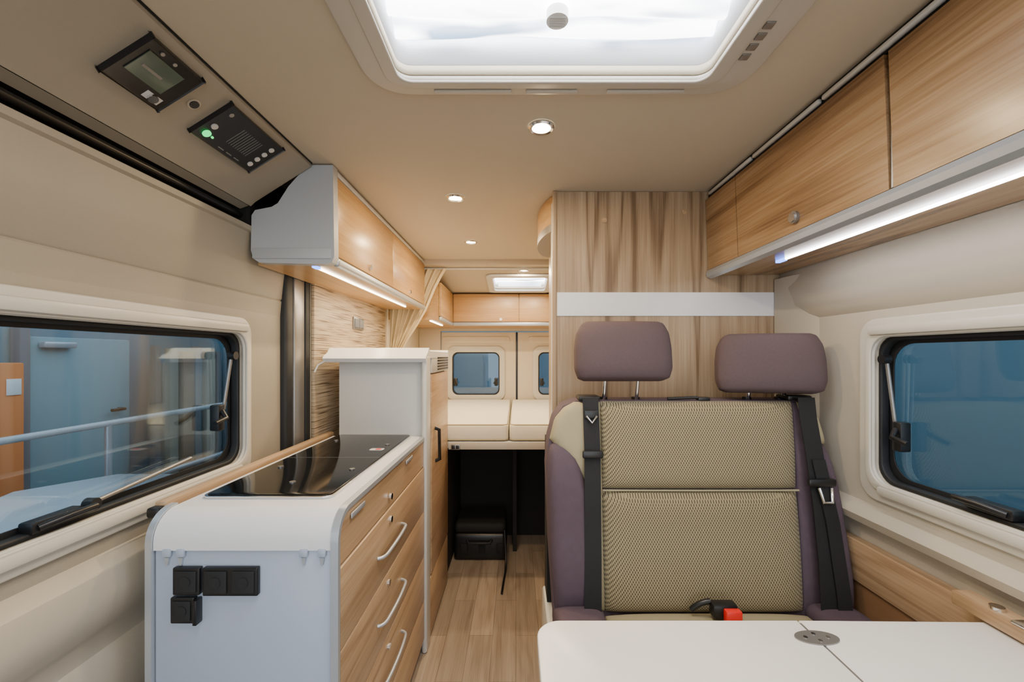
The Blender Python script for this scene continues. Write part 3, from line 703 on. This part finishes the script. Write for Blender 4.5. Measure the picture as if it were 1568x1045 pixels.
# belts: fixed to the bench, so they are parts of it
def belt(path, off=.058):
    return [sf(x, z, off) for x, z in path]
b1 = group('seat_belt_left', seat)
P1 = [(.238, -.135), (.238, -.20), (.238, -.30), (.233, -.45), (.228, -.60), (.222, -.74)]
ribbon('webbing', [Vector((.24, yl(-.14)+.04, H-.140))]+belt(P1, .045), (.050, 0, 0), .0025, BELT, b1)
box('guide', .205, .275, yl(-.14)-.02, yl(-.14)+.05, H-.146, H-.132, BLACK, b1, bev=.005)
pt = sf(.238, -.185, .052); box('tongue_metal', pt.x-.022, pt.x+.022, pt.y-.003, pt.y+.003, pt.z-.012, pt.z+.012, BLACK, b1, bev=.002)
tube('tongue_plate', [sf(.222, -.19, .055), sf(.238, -.21, .058), sf(.254, -.19, .055)], .004, CHROME, b1)
pt = sf(.237, -.305, .054); box('stop_clip', pt.x-.032, pt.x+.032, pt.y-.008, pt.y+.006, pt.z-.012, pt.z+.012, BLACK, b1, bev=.005)
b2g = group('seat_belt_right', seat)
P2 = [(.925, -.135), (.922, -.20), (.925, -.30), (.925, -.45), (.918, -.60), (.905, -.74)]
ribbon('webbing', [Vector((.925, yl(-.14)+.04, H-.140))]+belt(P2, .048), (.054, 0, 0), .0025, BELT, b2g)
ribbon('webbing_side', belt([(.93, -.32), (.945, -.5), (.945, -.7), (.94, -.75)], .056), (.04, 0, 0), .0025, BELT, b2g)
box('guide', .885, .965, yl(-.14)-.02, yl(-.14)+.05, H-.146, H-.130, BLACK, b2g, bev=.006)
pt = sf(.926, -.385, .058); box('tongue_plastic', pt.x-.042, pt.x+.042, pt.y-.010, pt.y+.006, pt.z-.012, pt.z+.012, BLACK, b2g, bev=.006)
tube('tongue_metal', [sf(.915, -.40, .062), sf(.92, -.44, .066), sf(.945, -.44, .066), sf(.952, -.40, .062)], .005, CHROME, b2g)
bk = group('seat_belt_buckle')
box('housing', .545, .615, 1.17, 1.205, H-.730, H-.690, BLACK, bk, bev=.008)
box('release_button', .572, .616, 1.150, 1.172, H-.732, H-.697, RED, bk, bev=.004)
tube('stalk_cable', [(.55, 1.20, H-.695), (.52, 1.205, H-.70), (.50, 1.21, H-.725)], .008, BLACK, bk, kind='NURBS')

# ------------------------------------------------------------------ table
tb = group('dining_table')
TW = mat('table_laminate', (.84, .82, .78), .3)
def rpoly(x0, x1, y0, y1, r):
    P = [(x1, y0), (x1, y1)]
    P += [(x0+r+r*math.cos(math.radians(a)), y1-r+r*math.sin(math.radians(a))) for a in range(90, 181, 9)]
    P += [(x0+r+r*math.cos(math.radians(a)), y0+r+r*math.sin(math.radians(a))) for a in range(180, 271, 9)]
    return P
plate('top_main', [rpoly(.042, .584, .15, .882, .05)], 'z', H-.578, H-.55, TW, tb, bev=.003)
plate('top_flap', [[(.5875, .15), (1.0, .15), (1.0, .876), (.5875, .882)]], 'z', H-.578, H-.55, TW, tb, bev=.003)
box('flap_seam', .583, .589, .16, .874, H-.576, H-.5515, GREY, tb, bev=0)
cyl('hinge_plate', (.585, .825, H-.5493), .042, .003, 'z', GREY, tb, ry=.021)
cyl('hinge_plate_front', (.585, .30, H-.5493), .042, .003, 'z', GREY, tb, ry=.021)
for k, (dx, dy) in enumerate(((-.022, 0), (.022, 0), (0, .01), (0, -.01))): cyl('hinge_screw_%d' % k, (.585+dx, .825+dy, H-.5475), .004, .001, 'z', CHROME, tb, bev=0, n=12)
tube('leg', [(.30, .45, H-.578), (.30, .45, .02)], .025, ALU, tb)
cyl('foot', (.30, .45, .0125), .07, .022, 'z', ALU, tb, bev=.004)
wb = group('table_wall_bracket')
box('block', .958, 1.001, .79, .935, H-.545, H-.515, WD_D, wb, bev=.003)
cyl('bolt', (.975, .86, H-.512), .012, .008, 'z', CHROME, wb)
box('latch_plate', .955, .99, .79, .82, H-.516, H-.510, CHROME, wb, bev=.002)

# ------------------------------------------------------------------ world outside (exhibition hall)
BLU = mat('blue_hall_wall', (.11, .23, .30), .7, var=.15, vscale=1.5)
BLU2 = mat('blue_hall_wall_right', (.105, .205, .26), .7, var=.08, vscale=.8)
TEAL = mat('teal_door', (.18, .33, .38), .6)
ORG = mat('orange_cabinet', (.75, .22, .06), .6)
CARW = mat('white_vehicle_paint', (.50, .53, .56), .25)
box('hall_wall_left', -3.15, -3.05, -4, 9, -.5, 3.6, BLU, None, bev=0)
box('hall_wall_right', 3.1, 3.2, -4, 9, -.5, 3.6, BLU2, None, bev=0)
box('hall_wall_back', -3.0, 3.05, 8.0, 8.1, -.5, 3.6, BLU, None, bev=0)
box('hall_floor', -3.2, 3.2, -4, 9, -.6, -.5, DGREY, None, bev=0)
hd = group('door_3')
box('leaf', -3.045, -3.0, 2.62, 3.30, -.49, H+.12, TEAL, hd, bev=.01)
box('frame_side', -3.045, -2.98, 2.55, 2.61, -.49, H+.18, DGREY, hd, bev=.01)
box('closer', -2.998, -2.95, 2.66, 2.86, H+.05, H+.09, ALU, hd, bev=.01)
tube('handle', [(-2.998, 3.20, H-.4), (-2.95, 3.20, H-.4), (-2.95, 3.10, H-.4)], .012, BLACK, hd)
oc = group('orange_equipment_cabinet')
box('body', -3.04, -2.80, 2.1, 2.42, -.50, H-.04, ORG, oc, bev=.01)
box('label', -2.799, -2.795, 2.33, 2.40, H-.22, H-.13, WHITE, oc, bev=.001)
hf = group('display_partition')
for k in range(12):
    m_ = (DGREY, BEIGE, BROWN, DGREY, BEIGE, DGREY, ALU, BROWN, ORG, BLACK, BEIGE, BLACK)[k]
    box('panel_%d' % k, -2.9, -2.85, 3.36+k*.14, 3.36+k*.14+(.05+.012*(k*7 % 5)*1.5), -.50, H+.08-.02*(k % 3), m_, hf, bev=.004)
hr = group('hand_rail')
tube('upper_bar', [(-2.4, 1.2, H-.40), (-2.4, 5.0, H-.40)], .018, CARW, hr)
tube('lower_bar', [(-2.4, 1.2, H-.80), (-2.4, 5.0, H-.80)], .018, ALU, hr)
for k in range(4): tube('post_%d' % k, [(-2.4, 1.4+k*1.1, H-.40), (-2.4, 1.4+k*1.1, -.5)], .018, ALU, hr)
vh = group('parked_white_car')
body = [(.6, -.2), (.62, .25), (.9, .40), (1.3, .46), (1.55, .60), (1.9, .66), (2.4, .60), (2.8, .44), (3.6, .36), (3.9, .30), (4.0, .1), (3.95, -.25), (3.7, -.25), (3.6, -.08), (3.3, -.08), (3.15, -.25), (1.7, -.25), (1.55, -.05), (1.2, -.05), (1.05, -.25)]
prism('body', body, 'x', -2.25, -1.7, CARW, vh, bev=.08, seg=4)
prism('side_glass', [(1.5, .46), (1.65, .56), (2.2, .54), (2.4, .46)], 'x', -1.71, -1.69, BLACK, vh, bev=.004)
for k, wy in enumerate((1.38, 3.45)): cyl('wheel_%d' % k, (-1.75, wy, -.27), .22, .16, 'x', RUBBER, vh, bev=.03)
